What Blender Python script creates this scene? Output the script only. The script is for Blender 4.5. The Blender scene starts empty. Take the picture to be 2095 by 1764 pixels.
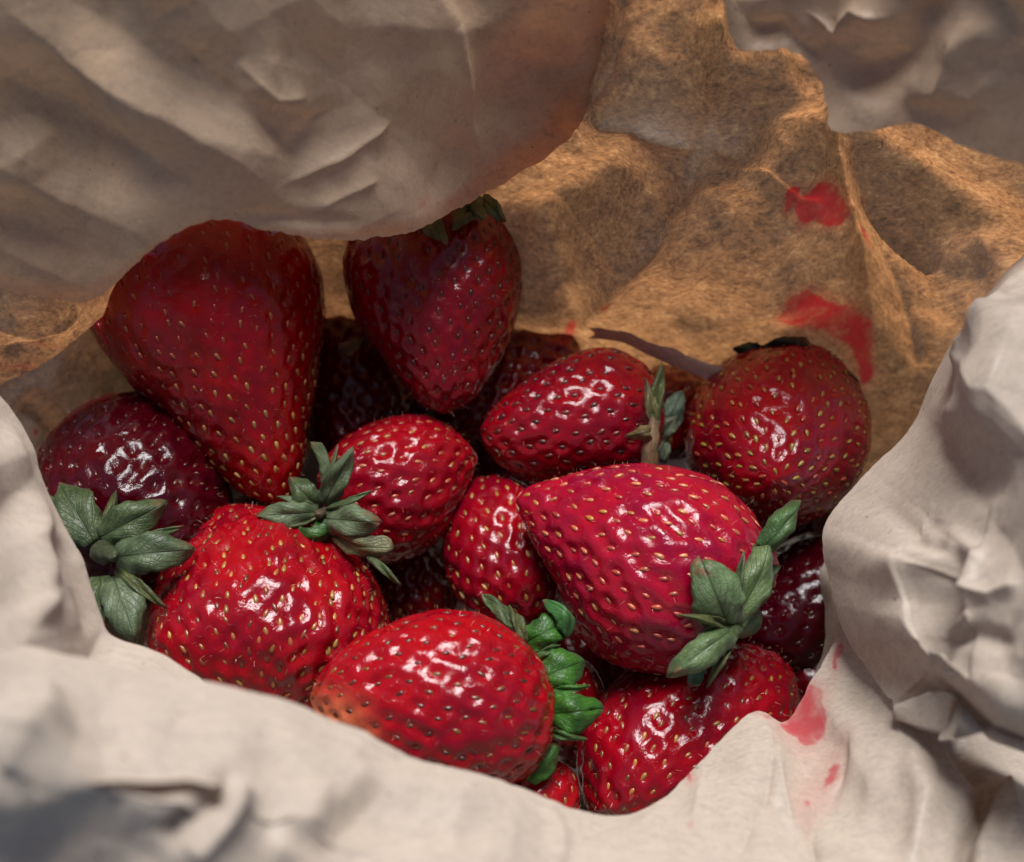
import bpy, math, random
import numpy as np
from mathutils import Vector, Matrix

# ------------------------------------------------------------------ camera, sky, sun, exposure
S = bpy.context.scene
COL = S.collection
CU, CV, FPX = 1047.5, 882.0, 2529.0          # reference picture grid used to take bearings (2095 x 1764)
PITCH = math.radians(62)
FWD = np.array([0, math.cos(PITCH), -math.sin(PITCH)])
UPV = np.array([0, math.sin(PITCH), math.cos(PITCH)])
RGT = np.array([1.0, 0, 0])
CAMP = np.array([0, 0, .07]) - FWD * .24

cam = bpy.data.cameras.new("camera")
camo = bpy.data.objects.new("camera", cam)
COL.objects.link(camo)
camo.location = CAMP
camo.rotation_euler = (math.pi / 2 - PITCH, 0, 0)
cam.sensor_width = 36
cam.lens = 36 * FPX / 2095
cam.clip_start = .005
cam.clip_end = 50
cam.dof.use_dof = True
cam.dof.focus_distance = .230
cam.dof.aperture_fstop = 12
S.camera = camo

SUN_EL, SUN_AZ = math.radians(66), math.radians(2)   # azimuth from +Y (beyond the bag) towards +X
world = bpy.data.worlds.new("World")
S.world = world
world.use_nodes = True
nt = world.node_tree
bg = nt.nodes["Background"]
sky = nt.nodes.new("ShaderNodeTexSky")
sky.sky_type = 'NISHITA'
sky.sun_disc = False
sky.sun_elevation = SUN_EL
sky.sun_rotation = SUN_AZ
sky.air_density = 1.0
sky.dust_density = 2.5
sky.ozone_density = 1.2
nt.links.new(sky.outputs[0], bg.inputs[0])
bg.inputs[1].default_value = .04
sl = bpy.data.lights.new("sun", 'SUN')
sl.energy = 2.7
sl.angle = math.radians(30)
sl.color = (1, 1, .995)
so = bpy.data.objects.new("sun", sl)
COL.objects.link(so)
sd = Vector((math.sin(SUN_AZ) * math.cos(SUN_EL), math.cos(SUN_AZ) * math.cos(SUN_EL), math.sin(SUN_EL)))
so.rotation_euler = sd.to_track_quat('Z', 'Y').to_euler()
so.location = sd * 2
S.view_settings.view_transform = 'Standard'
S.view_settings.look = 'None'
S.view_settings.exposure = 0.95
S.view_settings.gamma = 1
S.cycles.use_denoising = True
S.cycles.max_bounces = 8
S.cycles.transmission_bounces = 4
S.cycles.caustics_reflective = False
S.cycles.caustics_refractive = False

# ------------------------------------------------------------------ maths helpers
def W(p):
    """picture bearing (u, v) and distance d along the view axis -> point in the place"""
    p = np.asarray(p, float)
    u, v, d = p[..., 0], p[..., 1], p[..., 2]
    return CAMP + FWD * d[..., None] + RGT * ((u - CU) * d / FPX)[..., None] + UPV * (-(v - CV) * d / FPX)[..., None]

rngp = np.random.default_rng(7)
PERM = np.concatenate([rngp.permutation(256)] * 3)
GRAD = rngp.normal(size=(256, 3)); GRAD /= np.linalg.norm(GRAD, axis=1)[:, None]
def noise3(p):
    p = np.asarray(p, float)
    i = np.floor(p).astype(int); f = p - i
    w = f * f * f * (f * (f * 6 - 15) + 10)
    i &= 255
    out = 0
    for dx in (0, 1):
        for dy in (0, 1):
            for dz in (0, 1):
                h = PERM[PERM[PERM[(i[..., 0] + dx) & 255] + ((i[..., 1] + dy) & 255)] + ((i[..., 2] + dz) & 255)]
                g = GRAD[h]
                d = f - np.array([dx, dy, dz])
                k = (w[..., 0] if dx else 1 - w[..., 0]) * (w[..., 1] if dy else 1 - w[..., 1]) * (w[..., 2] if dz else 1 - w[..., 2])
                out = out + k * (g * d).sum(-1)
    return out * 1.6

def spline(P, m, x=None, xs=None):
    """C1 Hermite through the rows of P (n, ...) on parameter x, sampled at m points (or at xs)"""
    P = np.asarray(P, float); n = len(P)
    if x is None:
        d = np.linalg.norm(np.diff(P.reshape(n, -1), axis=0), axis=1) + 1e-9
        x = np.concatenate([[0], np.cumsum(d)]); x = x / x[-1]
    sh = (-1,) + (1,) * (P.ndim - 1)
    h = np.diff(x).reshape(sh); sl_ = np.diff(P, axis=0) / h
    T = np.zeros_like(P)
    T[1:-1] = (sl_[:-1] * h[1:] + sl_[1:] * h[:-1]) / (h[1:] + h[:-1])
    T[0], T[-1] = sl_[0], sl_[-1]
    if xs is None: xs = np.linspace(0, 1, m)
    k = np.clip(np.searchsorted(x, xs, side='right') - 1, 0, n - 2)
    hh = (x[k + 1] - x[k]).reshape(sh); s = ((xs - x[k])).reshape(sh) / hh
    return ((2 * s**3 - 3 * s**2 + 1) * P[k] + (s**3 - 2 * s**2 + s) * hh * T[k]
            + (-2 * s**3 + 3 * s**2) * P[k + 1] + (s**3 - s**2) * hh * T[k + 1])

def grid_faces(n, m, wrap=False):
    i = np.arange(n - 1)[:, None]; mm = m if wrap else m - 1
    j = np.arange(mm)[None, :]; j2 = (j + 1) % m
    a = i * m + j; b = i * m + j2; c = (i + 1) * m + j2; d = (i + 1) * m + j
    return np.stack([a, b, c, d], -1).reshape(-1, 4)

def mesh_np(name, V, Fq, smooth=True, tris=None):
    me = bpy.data.meshes.new(name)
    V = np.ascontiguousarray(V, np.float32)
    loops = Fq.reshape(-1); starts = np.arange(len(Fq)) * 4; tot = np.full(len(Fq), 4)
    if tris is not None and len(tris):
        starts = np.concatenate([starts, len(loops) + np.arange(len(tris)) * 3]); tot = np.concatenate([tot, np.full(len(tris), 3)])
        loops = np.concatenate([loops, tris.reshape(-1)])
    me.vertices.add(len(V)); me.vertices.foreach_set("co", V.reshape(-1))
    me.loops.add(len(loops)); me.loops.foreach_set("vertex_index", loops.astype(np.int32))
    me.polygons.add(len(starts)); me.polygons.foreach_set("loop_start", starts.astype(np.int32))
    try: me.polygons.foreach_set("loop_total", tot.astype(np.int32))
    except Exception: pass
    me.update(calc_edges=True); me.validate()
    if smooth: me.polygons.foreach_set("use_smooth", np.ones(len(me.polygons), bool))
    return me

def attr(me, name, vals):
    a = me.attributes.new(name, 'FLOAT', 'POINT'); a.data.foreach_set("value", np.ascontiguousarray(vals, np.float32).reshape(-1))

def obj(name, me, mat=None, parent=None):
    o = bpy.data.objects.new(name, me); COL.objects.link(o)
    if mat is not None and not me.materials: me.materials.append(mat)
    if parent is not None: o.parent = parent
    return o

def thing(name, label, cat, loc, group=None):
    o = bpy.data.objects.new(name, None); COL.objects.link(o)
    o.empty_display_size = .01
    o.location = loc; o['label'] = label; o['category'] = cat
    if group: o['group'] = group
    return o

# ------------------------------------------------------------------ materials
class NT:
    def __init__(s, name):
        s.m = bpy.data.materials.new(name); s.m.use_nodes = True
        s.t = s.m.node_tree; s.t.nodes.clear()
        s.out = s.n("ShaderNodeOutputMaterial")
    def n(s, k, **kw):
        x = s.t.nodes.new(k)
        for a, b in kw.items(): setattr(x, a, b)
        return x
    def l(s, a, b): s.t.links.new(a, b)
    def val(s, sock, v):
        if hasattr(v, 'is_output') or isinstance(v, bpy.types.NodeSocket): s.l(v, sock)
        else: sock.default_value = v
    def noise(s, vec, scale, detail=2, rough=.5, dist=0):
        x = s.n("ShaderNodeTexNoise"); x.inputs["Scale"].default_value = scale
        x.inputs["Detail"].default_value = detail; x.inputs["Roughness"].default_value = rough
        x.inputs["Distortion"].default_value = dist
        if vec is not None: s.l(vec, x.inputs["Vector"])
        return x.outputs["Fac"]
    def ramp(s, fac, stops):
        x = s.n("ShaderNodeValToRGB"); e = x.color_ramp.elements
        while len(e) < len(stops): e.new(.5)
        for k, (p, c) in enumerate(stops): e[k].position = p; e[k].color = tuple(c) + (1,)
        s.l(fac, x.inputs[0]); return x.outputs[0]
    def mix(s, fac, a, b, blend='MIX'):
        x = s.n("ShaderNodeMix", data_type='RGBA', blend_type=blend)
        s.val(x.inputs[0], fac)
        for sock, v in ((x.inputs[6], a), (x.inputs[7], b)):
            if isinstance(v, tuple): sock.default_value = v + ((1,) if len(v) == 3 else ())
            else: s.l(v, sock)
        return x.outputs[2]
    def math(s, op, a, b=0.0, c=0.0, clamp=False):
        x = s.n("ShaderNodeMath", operation=op, use_clamp=clamp)
        s.val(x.inputs[0], a); s.val(x.inputs[1], b); s.val(x.inputs[2], c)
        return x.outputs[0]
    def rng(s, v, a, b, c=0.0, d=1.0):
        x = s.n("ShaderNodeMapRange", interpolation_type='SMOOTHSTEP')
        s.l(v, x.inputs[0]); x.inputs[1].default_value = a; x.inputs[2].default_value = b
        x.inputs[3].default_value = c; x.inputs[4].default_value = d
        return x.outputs[0]
    def coord(s, scale=(1, 1, 1), rot=(0, 0, 0)):
        tc = s.n("ShaderNodeTexCoord"); mp = s.n("ShaderNodeMapping")
        mp.inputs["Scale"].default_value = scale; mp.inputs["Rotation"].default_value = rot
        s.l(tc.outputs["Object"], mp.inputs[0]); return mp.outputs[0]
    def bump(s, h, strength, dist, prev=None):
        x = s.n("ShaderNodeBump"); x.inputs["Strength"].default_value = strength; x.inputs["Distance"].default_value = dist
        s.l(h, x.inputs["Height"])
        if prev is not None: s.l(prev, x.inputs["Normal"])
        return x.outputs[0]

def paper_material(name, trans, base=(.50, .42, .345), amber=(.54, .235, .085), lo=.36, hi=.8):
    k = NT(name)
    c = k.coord(); cs = k.coord((1, 1.9, 1.3), (.3, .2, .5))
    fine = k.noise(cs, 950, 4, .65, .4)
    mid = k.noise(cs, 280, 3, .6, .8)
    big = k.noise(c, 28, 3, .55)
    fib = k.noise(cs, 1500, 2, .6, 1.2)
    m = k.math('ADD', k.math('MULTIPLY', fine, .47), k.math('ADD', k.math('MULTIPLY', mid, .40), k.math('MULTIPLY', big, .13)))
    b = np.array(base)
    col = k.ramp(m, [(.34, tuple(b * .84)), (.5, base), (.68, tuple(np.minimum(b * 1.12, .9)))])
    spk = k.rng(k.noise(k.coord((1, 1.7, 1.3)), 420, 2, .5, 1.0), .735, .775)
    col = k.mix(k.math('MULTIPLY', spk, .7), col, (.09, .045, .02))
    a = np.array(amber)
    tcol = k.ramp(m, [(.38, tuple(a * lo)), (.47, tuple(a * (.45 + lo * .77))), (.55, tuple(a * 1.05)), (.66, tuple(a * (1 - hi) * 1.15 + np.array((.85, .50, .20)) * hi))])
    tcol = k.mix(k.math('MULTIPLY', spk, .8), tcol, (.05, .02, .008))
    st = k.n("ShaderNodeAttribute", attribute_name="stain").outputs["Fac"]
    sn = k.noise(c, 260, 5, .6)
    stm = k.rng(k.math('ADD', st, k.math('MULTIPLY', k.math('SUBTRACT', sn, .5), .55)), .36, .60)
    rim = k.rng(k.math('ABSOLUTE', k.math('SUBTRACT', stm, .55)), .0, .4, .35, 0)
    halo = k.math('MULTIPLY', k.rng(st, .02, .5), .22)
    stv = k.math('MAXIMUM', halo, k.math('MULTIPLY', stm, k.math('ADD', rim, k.rng(k.noise(c, 210, 3, .5), .3, .62, .5, .9)), 0, True))
    col = k.mix(stv, col, (.42, .03, .045))
    tcol = k.mix(stv, tcol, (.55, .012, .02))
    ln = k.n("ShaderNodeAttribute", attribute_name="layers").outputs["Fac"]
    bp = k.bump(fib, .25, .00025)
    bp = k.bump(mid, .18, .0005, bp)
    bp = k.bump(k.noise(c, 60, 3, .6, .8), .15, .0015, bp)
    df = k.n("ShaderNodeBsdfDiffuse"); k.l(col, df.inputs[0]); k.l(bp, df.inputs["Normal"]); df.inputs["Roughness"].default_value = .6
    tr = k.n("ShaderNodeBsdfTranslucent"); k.l(tcol, tr.inputs[0]); k.l(bp, tr.inputs["Normal"])
    mx = k.n("ShaderNodeMixShader")
    k.l(k.math('MULTIPLY', k.math('SUBTRACT', 1.0, ln), trans), mx.inputs[0])
    k.l(df.outputs[0], mx.inputs[1]); k.l(tr.outputs[0], mx.inputs[2])
    gl = k.n("ShaderNodeBsdfGlossy"); gl.inputs["Roughness"].default_value = .48; gl.inputs[0].default_value = (.9, .9, .9, 1); k.l(bp, gl.inputs["Normal"])
    m2 = k.n("ShaderNodeMixShader"); m2.inputs[0].default_value = .035
    k.l(mx.outputs[0], m2.inputs[1]); k.l(gl.outputs[0], m2.inputs[2])
    k.l(m2.outputs[0], k.out.inputs[0])
    return k.m

def flesh_material():
    k = NT("strawberry flesh")
    c = k.coord()
    oi = k.n("ShaderNodeObjectInfo").outputs["Color"]
    ox = k.n("ShaderNodeVectorMath", operation='ADD'); k.l(c, ox.inputs[0])
    rv = k.n("ShaderNodeObjectInfo").outputs["Random"]
    cb = k.n("ShaderNodeCombineXYZ"); k.l(rv, cb.inputs[0]); k.l(rv, cb.inputs[1]); k.l(cb.outputs[0], ox.inputs[1])
    c = ox.outputs[0]
    big = k.noise(c, 95, 3, .55)
    mid = k.noise(c, 420, 3, .6)
    col = k.mix(k.rng(big, .35, .68), oi, k.mix(1.0, oi, (.62, .6, 1.25), 'MULTIPLY'))
    dim = k.n("ShaderNodeAttribute", attribute_name="dimple").outputs["Fac"]
    col = k.mix(k.math('MULTIPLY', dim, .55), col, k.mix(1.0, oi, (1.15, .9, .7), 'MULTIPLY'))
    pale = k.n("ShaderNodeAttribute", attribute_name="pale").outputs["Fac"]
    col = k.mix(k.rng(k.math('ADD', pale, k.math('MULTIPLY', k.math('SUBTRACT', mid, .5), .25)), .1, .95), col, (.58, .16, .06))
    bp = k.bump(k.noise(c, 1500, 3, .6), .28, .0003)
    bp = k.bump(k.noise(c, 520, 3, .55, .6), .3, .0006, bp)
    bp = k.bump(k.noise(c, 190, 2, .5, .5), .18, .0016, bp)
    p = k.n("ShaderNodeBsdfPrincipled")
    k.l(col, p.inputs["Base Color"]); k.l(bp, p.inputs["Normal"])
    p.inputs["Roughness"].default_value = .26
    k.l(k.rng(k.noise(c, 300, 2), .35, .7, .06, .2), p.inputs["Roughness"])
    p.inputs["IOR"].default_value = 1.46
    p.inputs["Subsurface Weight"].default_value = .25
    p.inputs["Subsurface Radius"].default_value = (1.0, .18, .12)
    p.inputs["Subsurface Scale"].default_value = .0022
    p.inputs["Coat Weight"].default_value = .0
    p.inputs["Coat Roughness"].default_value = .12
    k.l(bp, p.inputs["Coat Normal"])
    k.l(p.outputs[0], k.out.inputs[0])
    return k.m

def seed_material():
    k = NT("seed skin")
    oi = k.n("ShaderNodeObjectInfo").outputs["Color"]
    c = k.coord()
    col = k.mix(k.rng(k.noise(c, 1500, 2), .35, .65), oi, k.mix(1.0, oi, (.7, .6, .5), 'MULTIPLY'))
    p = k.n("ShaderNodeBsdfPrincipled"); k.l(col, p.inputs["Base Color"])
    p.inputs["Roughness"].default_value = .3; p.inputs["Coat Weight"].default_value = .3
    k.l(p.outputs[0], k.out.inputs[0]); return k.m

def sepal_material():
    k = NT("sepal green")
    oi = k.n("ShaderNodeObjectInfo").outputs["Color"]
    uvn = k.n("ShaderNodeUVMap"); sp = k.n("ShaderNodeSeparateXYZ"); k.l(uvn.outputs[0], sp.inputs[0])
    c = k.coord()
    ax = k.math('ABSOLUTE', k.math('SUBTRACT', sp.outputs[0], .5))
    wob = k.math('MULTIPLY', k.math('SUBTRACT', k.noise(c, 500, 2), .5), .25)
    rib = k.math('ABSOLUTE', k.math('SUBTRACT', k.math('FRACT', k.math('ADD', k.math('SUBTRACT', k.math('MULTIPLY', sp.outputs[1], 6.0), k.math('MULTIPLY', ax, 6.5)), wob)), .5))
    vein = k.rng(rib, .0, .13, 1, 0)
    mid = k.rng(ax, .0, .05, 1, 0)
    vo = k.n("ShaderNodeTexVoronoi", feature='DISTANCE_TO_EDGE'); vo.inputs["Scale"].default_value = 900; k.l(c, vo.inputs["Vector"])
    vein = k.math('MAXIMUM', vein, k.math('MULTIPLY', k.rng(vo.outputs["Distance"], .0, .12, 1, 0), .55))
    v = k.math('MAXIMUM', k.math('MULTIPLY', vein, .55), k.math('MULTIPLY', mid, .9))
    col = k.mix(k.rng(k.noise(c, 260, 4, .6), .35, .68), oi, k.mix(1.0, oi, (.45, .5, .42), 'MULTIPLY'))
    col = k.mix(v, col, k.mix(1.0, oi, (.28, .33, .22), 'MULTIPLY'))
    br = k.rng(k.math('ADD', sp.outputs[1], k.math('MULTIPLY', k.math('SUBTRACT', k.noise(c, 320, 3), .5), .9)), .93, 1.12)
    col = k.mix(br, col, (.2, .1, .05))
    blot = k.rng(k.noise(c, 180, 4, .6), .66, .75)
    col = k.mix(k.math('MULTIPLY', blot, .5), col, (.14, .06, .02))
    bp = k.bump(v, .5, -.0003)
    bp = k.bump(k.noise(c, 900, 3, .6), .4, .0003, bp)
    p = k.n("ShaderNodeBsdfPrincipled"); k.l(col, p.inputs["Base Color"]); k.l(bp, p.inputs["Normal"])
    p.inputs["Roughness"].default_value = .45
    p.inputs["Sheen Weight"].default_value = .06; p.inputs["Sheen Roughness"].default_value = .4
    tr = k.n("ShaderNodeBsdfTranslucent"); k.l(k.mix(1.0, col, (1.2, 1.5, .5), 'MULTIPLY'), tr.inputs[0])
    mx = k.n("ShaderNodeMixShader"); mx.inputs[0].default_value = .2
    k.l(p.outputs[0], mx.inputs[1]); k.l(tr.outputs[0], mx.inputs[2]); k.l(mx.outputs[0], k.out.inputs[0])
    return k.m

def table_material():
    k = NT("table lacquer")
    c = k.coord()
    col = k.ramp(k.noise(c, 60, 4, .6, 1.0), [(.35, (.15, .20, .25)), (.65, (.26, .31, .36))])
    p = k.n("ShaderNodeBsdfPrincipled"); k.l(col, p.inputs["Base Color"]); p.inputs["Roughness"].default_value = .6
    k.l(k.bump(k.noise(c, 300, 3), .2, .0005), p.inputs["Normal"])
    k.l(p.outputs[0], k.out.inputs[0]); return k.m

M_SINGLE = paper_material("kraft paper single layer", .76)
M_DOUBLE_SHADE = paper_material("kraft paper doubled shade tone", .62, base=(.50, .35, .235), amber=(.56, .29, .13), lo=.72, hi=.12)  # doubled sheet of the same paper, browner base paints in shade
M_FLESH, M_SEED, M_SEPAL, M_TABLE = flesh_material(), seed_material(), sepal_material(), table_material()

# ------------------------------------------------------------------ setting
n = 24
gx, gy = np.meshgrid(np.linspace(-1.2, 1.2, n), np.linspace(-1.2, 1.2, n), indexing='ij')
tab = obj("table_top", mesh_np("table_top", np.stack([gx.ravel(), gy.ravel(), np.zeros(n * n)], 1), grid_faces(n, n)), M_TABLE)
tab['kind'] = 'structure'

# ------------------------------------------------------------------ paper bag
def seg_dist(UV, poly):
    """distance to a polyline and the 0..1 position along it"""
    poly = np.asarray(poly, float); L = np.concatenate([[0], np.cumsum(np.linalg.norm(np.diff(poly, axis=0), axis=1))])
    best = np.full(UV.shape[:-1], 1e9); tt = np.zeros_like(best); sg = np.zeros_like(best)
    for a, b, l0 in zip(poly[:-1], poly[1:], L[:-1]):
        ab = b - a; q = UV - a; l = np.linalg.norm(ab)
        t = np.clip((q @ ab) / l**2, 0, 1); r = q - t[..., None] * ab
        d = np.linalg.norm(r, axis=-1); side = np.sign(ab[0] * q[..., 1] - ab[1] * q[..., 0])
        k = d < best
        best = np.where(k, d, best); tt = np.where(k, (l0 + t * l) / L[-1], tt); sg = np.where(k, side, sg)
    return best, tt, sg

def facets(UV, size, seed, *_):
    """crumpled paper: random heights on a skewed triangle net, joined by flat facets with crisp creases"""
    r = np.random.default_rng(seed); th = r.uniform(0, math.pi)
    rot = np.array([[math.cos(th), -math.sin(th)], [math.sin(th), math.cos(th)]]) @ np.diag([1 / size, r.uniform(.55, .8) / size])
    q = UV @ rot + r.uniform(20, 60, 2)
    wp = lambda k, f: noise3(np.concatenate([q * f, np.full(q.shape[:-1] + (1,), k + seed * 1.37)], -1))
    q = q + np.stack([wp(.3, .55), wp(9.1, .55)], -1) * .22
    q = q + ((q.sum(-1)) * (.3660254))[..., None]
    i = np.floor(q).astype(int); f = q - i; x, y = f[..., 0], f[..., 1]
    tab = r.uniform(-1, 1, (64, 64)); Hh = lambda a, b: tab[(i[..., 0] + a) % 64, (i[..., 1] + b) % 64]
    up = x > y
    return np.where(up, Hh(0, 0) * (1 - x) + Hh(1, 0) * (x - y) + Hh(1, 1) * y, Hh(0, 0) * (1 - y) + Hh(0, 1) * (y - x) + Hh(1, 1) * x)

def in_poly(UV, poly, soft):
    """soft inside mask: 1 well inside, .5 on the outline"""
    poly = np.asarray(poly, float); x, y = UV[..., 0], UV[..., 1]; ins = np.zeros(x.shape, bool)
    for (x0, y0), (x1, y1) in zip(poly, np.roll(poly, -1, 0)):
        c = ((y0 > y) != (y1 > y)) & (x < (x1 - x0) * (y - y0) / (y1 - y0 + 1e-9) + x0); ins ^= c
    d, _, _ = seg_dist(UV, np.vstack([poly, poly[:1]]))
    return np.clip(.5 + np.where(ins, d, -d) / soft * .5, 0, 1)

STAINS = [  # outline on the paper, edge softness
    ([(1622, 440), (1640, 412), (1672, 410), (1700, 430), (1722, 470), (1730, 512), (1706, 522), (1682, 512), (1660, 486), (1636, 484)], 16, 'back_panel'),
    ([(1605, 412), (1620, 392), (1634, 398), (1628, 428), (1606, 440)], 11, 'back_panel'),
    ([(1592, 640), (1622, 602), (1652, 612), (1700, 660), (1745, 690), (1780, 720), (1786, 790), (1770, 800), (1740, 740), (1690, 706), (1640, 690), (1606, 668)], 18, 'back_panel'),
    ([(1755, 530), (1768, 540), (1776, 562), (1762, 566)], 10, 'back_panel'),
    ([(1152, 690), (1168, 655), (1178, 660), (1170, 695)], 9, 'back_panel'),
    ([(1240, 575), (1256, 568), (1250, 582)], 7, 'back_panel'),
    ([(865, 410), (885, 404), (880, 426), (864, 430)], 12, 'folded_flap'),
    ([(918, 412), (938, 408), (934, 426), (920, 428)], 12, 'folded_flap'),
    ([(940, 395), (962, 380), (960, 398)], 10, 'folded_flap'),
    ([(0, 742), (60, 745), (110, 752), (60, 758), (0, 756)], 10, 'inner_fold'),
    ([(40, 690), (95, 700), (120, 712), (70, 704)], 7, 'inner_fold'),
    ([(1590, 1490), (1608, 1450), (1650, 1385), (1690, 1400), (1690, 1480), (1650, 1530)], 26, 'front_cuff'),
    ([(1700, 1350), (1715, 1300), (1730, 1310), (1705, 1380)], 18, 'front_cuff'),
    ([(1655, 1600), (1680, 1530), (1720, 1510), (1700, 1570), (1670, 1610)], 42, 'front_cuff'),
    ([(1395, 1580), (1412, 1576), (1425, 1600), (1412, 1606)], 14, 'front_cuff'),
    ([(1408, 1716), (1420, 1712), (1420, 1726)], 9, 'front_cuff'),
    ([(1530, 1452), (1560, 1458), (1600, 1470), (1570, 1474)], 12, 'front_cuff'),
    ([(60, 880), (76, 876), (84, 886), (66, 892)], 8, 'side_panel'),
]

bag = thing("paper_bag", "crumpled brown paper bag with its rim rolled down around the strawberries", "paper bag", (0, 0, 0))

CRUMPLE = .4
def rand_creases(box, n, h, seed, lmin=180, lmax=480):
    r = np.random.default_rng(seed); out = []
    for _ in range(n):
        c = r.uniform(box[:2], box[2:]); a = r.uniform(0, math.pi); l = r.uniform(lmin, lmax) / 2
        dv = np.array([math.cos(a), math.sin(a)]) * l; k = np.array([-dv[1], dv[0]]) * r.normal() * .12
        out.append(([tuple(c - dv), tuple(c + k), tuple(c + dv)], h * r.choice([-1, 1]) * r.uniform(.5, 1.2), r.uniform(28, 75), 'tent2'))
    return out

def patch(name, cols, nu, nv, creases=(), crumple=(), layers=.0, lin=False, mat=M_SINGLE):
    """a sheet of paper lofted through columns of points, then creased and crumpled"""
    A = [spline(np.array(c, float), nv) for c in cols]            # each (nv,3)
    if lin:
        A = []
        for c in cols:
            c = np.array(c, float); x = np.concatenate([[0], np.cumsum(np.linalg.norm(np.diff(c[:, :2], axis=0), axis=1))]); x /= x[-1]
            xs = np.linspace(0, 1, nv); l = np.stack([np.interp(xs, x, c[:, k]) for k in range(3)], 1)
            A.append(l * .7 + spline(c, nv) * .3)
    A = np.stack(A)                                               # (nc,nv,3)
    G = spline(A, nu)                                             # (nu,nv,3)
    UV = G[..., :2]
    P = W(G)
    du = np.gradient(P, axis=0); dv = np.gradient(P, axis=1)
    N = np.cross(du, dv); N /= np.linalg.norm(N, axis=-1)[..., None] + 1e-12
    s = np.sign((N * (CAMP - P)).sum(-1).mean()); N *= s
    H = np.zeros(UV.shape[:-1])
    for cr in creases:
        poly, h, w = cr[:3]; kind = cr[3] if len(cr) > 3 else 'soft'
        d, t, sg = seg_dist(UV, poly)
        tap = np.clip(np.minimum(t, 1 - t) / .22, 0, 1); tap = tap * tap * (3 - 2 * tap)
        if kind == 'soft': f = np.exp(-(d / w)**2)
        elif kind == 'sharp': f = np.exp(-d / w)
        elif kind == 'tent2': f = np.maximum(0, 1 - d / (2.2 * w))
        elif kind == 'tent': f = np.maximum(0, 1 - d / w)**1.15
        elif kind == 'step': f = np.tanh(sg * d / w) * np.exp(-(d / (w * 6))**2)
        H += h * f * tap
    for (size, seed, amp, *_) in crumple:
        H += facets(UV, size, seed) * amp * CRUMPLE
    H += noise3(P * 60) * .0004 + noise3(P * 160) * .00015
    H *= np.interp(np.linspace(0, 1, nv), [0, .05, .22], [.25, .4, 1])[None, :]
    dvn = dv / (np.linalg.norm(dv, axis=-1)[..., None] + 1e-9)
    rag = (noise3(P * 220) * .0005 + noise3(P * 700) * .0003) * np.interp(np.linspace(0, 1, nv), [0, .06], [1, 0])[None, :]
    P = P + N * H[..., None] + dvn * rag[..., None]
    me = mesh_np(name, P.reshape(-1, 3), grid_faces(nu, nv))
    st = np.zeros(UV.shape[:-1])
    for poly, soft, who in STAINS:
        if who == name: st = np.maximum(st, in_poly(UV, poly, soft * 1.3) * (.76 if who == 'front_cuff' else (.55 if who in ('folded_flap', 'inner_fold') else 1.0)))
    attr(me, "stain", st)
    lay = layers(UV, G) if callable(layers) else np.full(UV.shape[:-1], layers)
    attr(me, "layers", lay)
    return obj(name, me, mat, bag)

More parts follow.
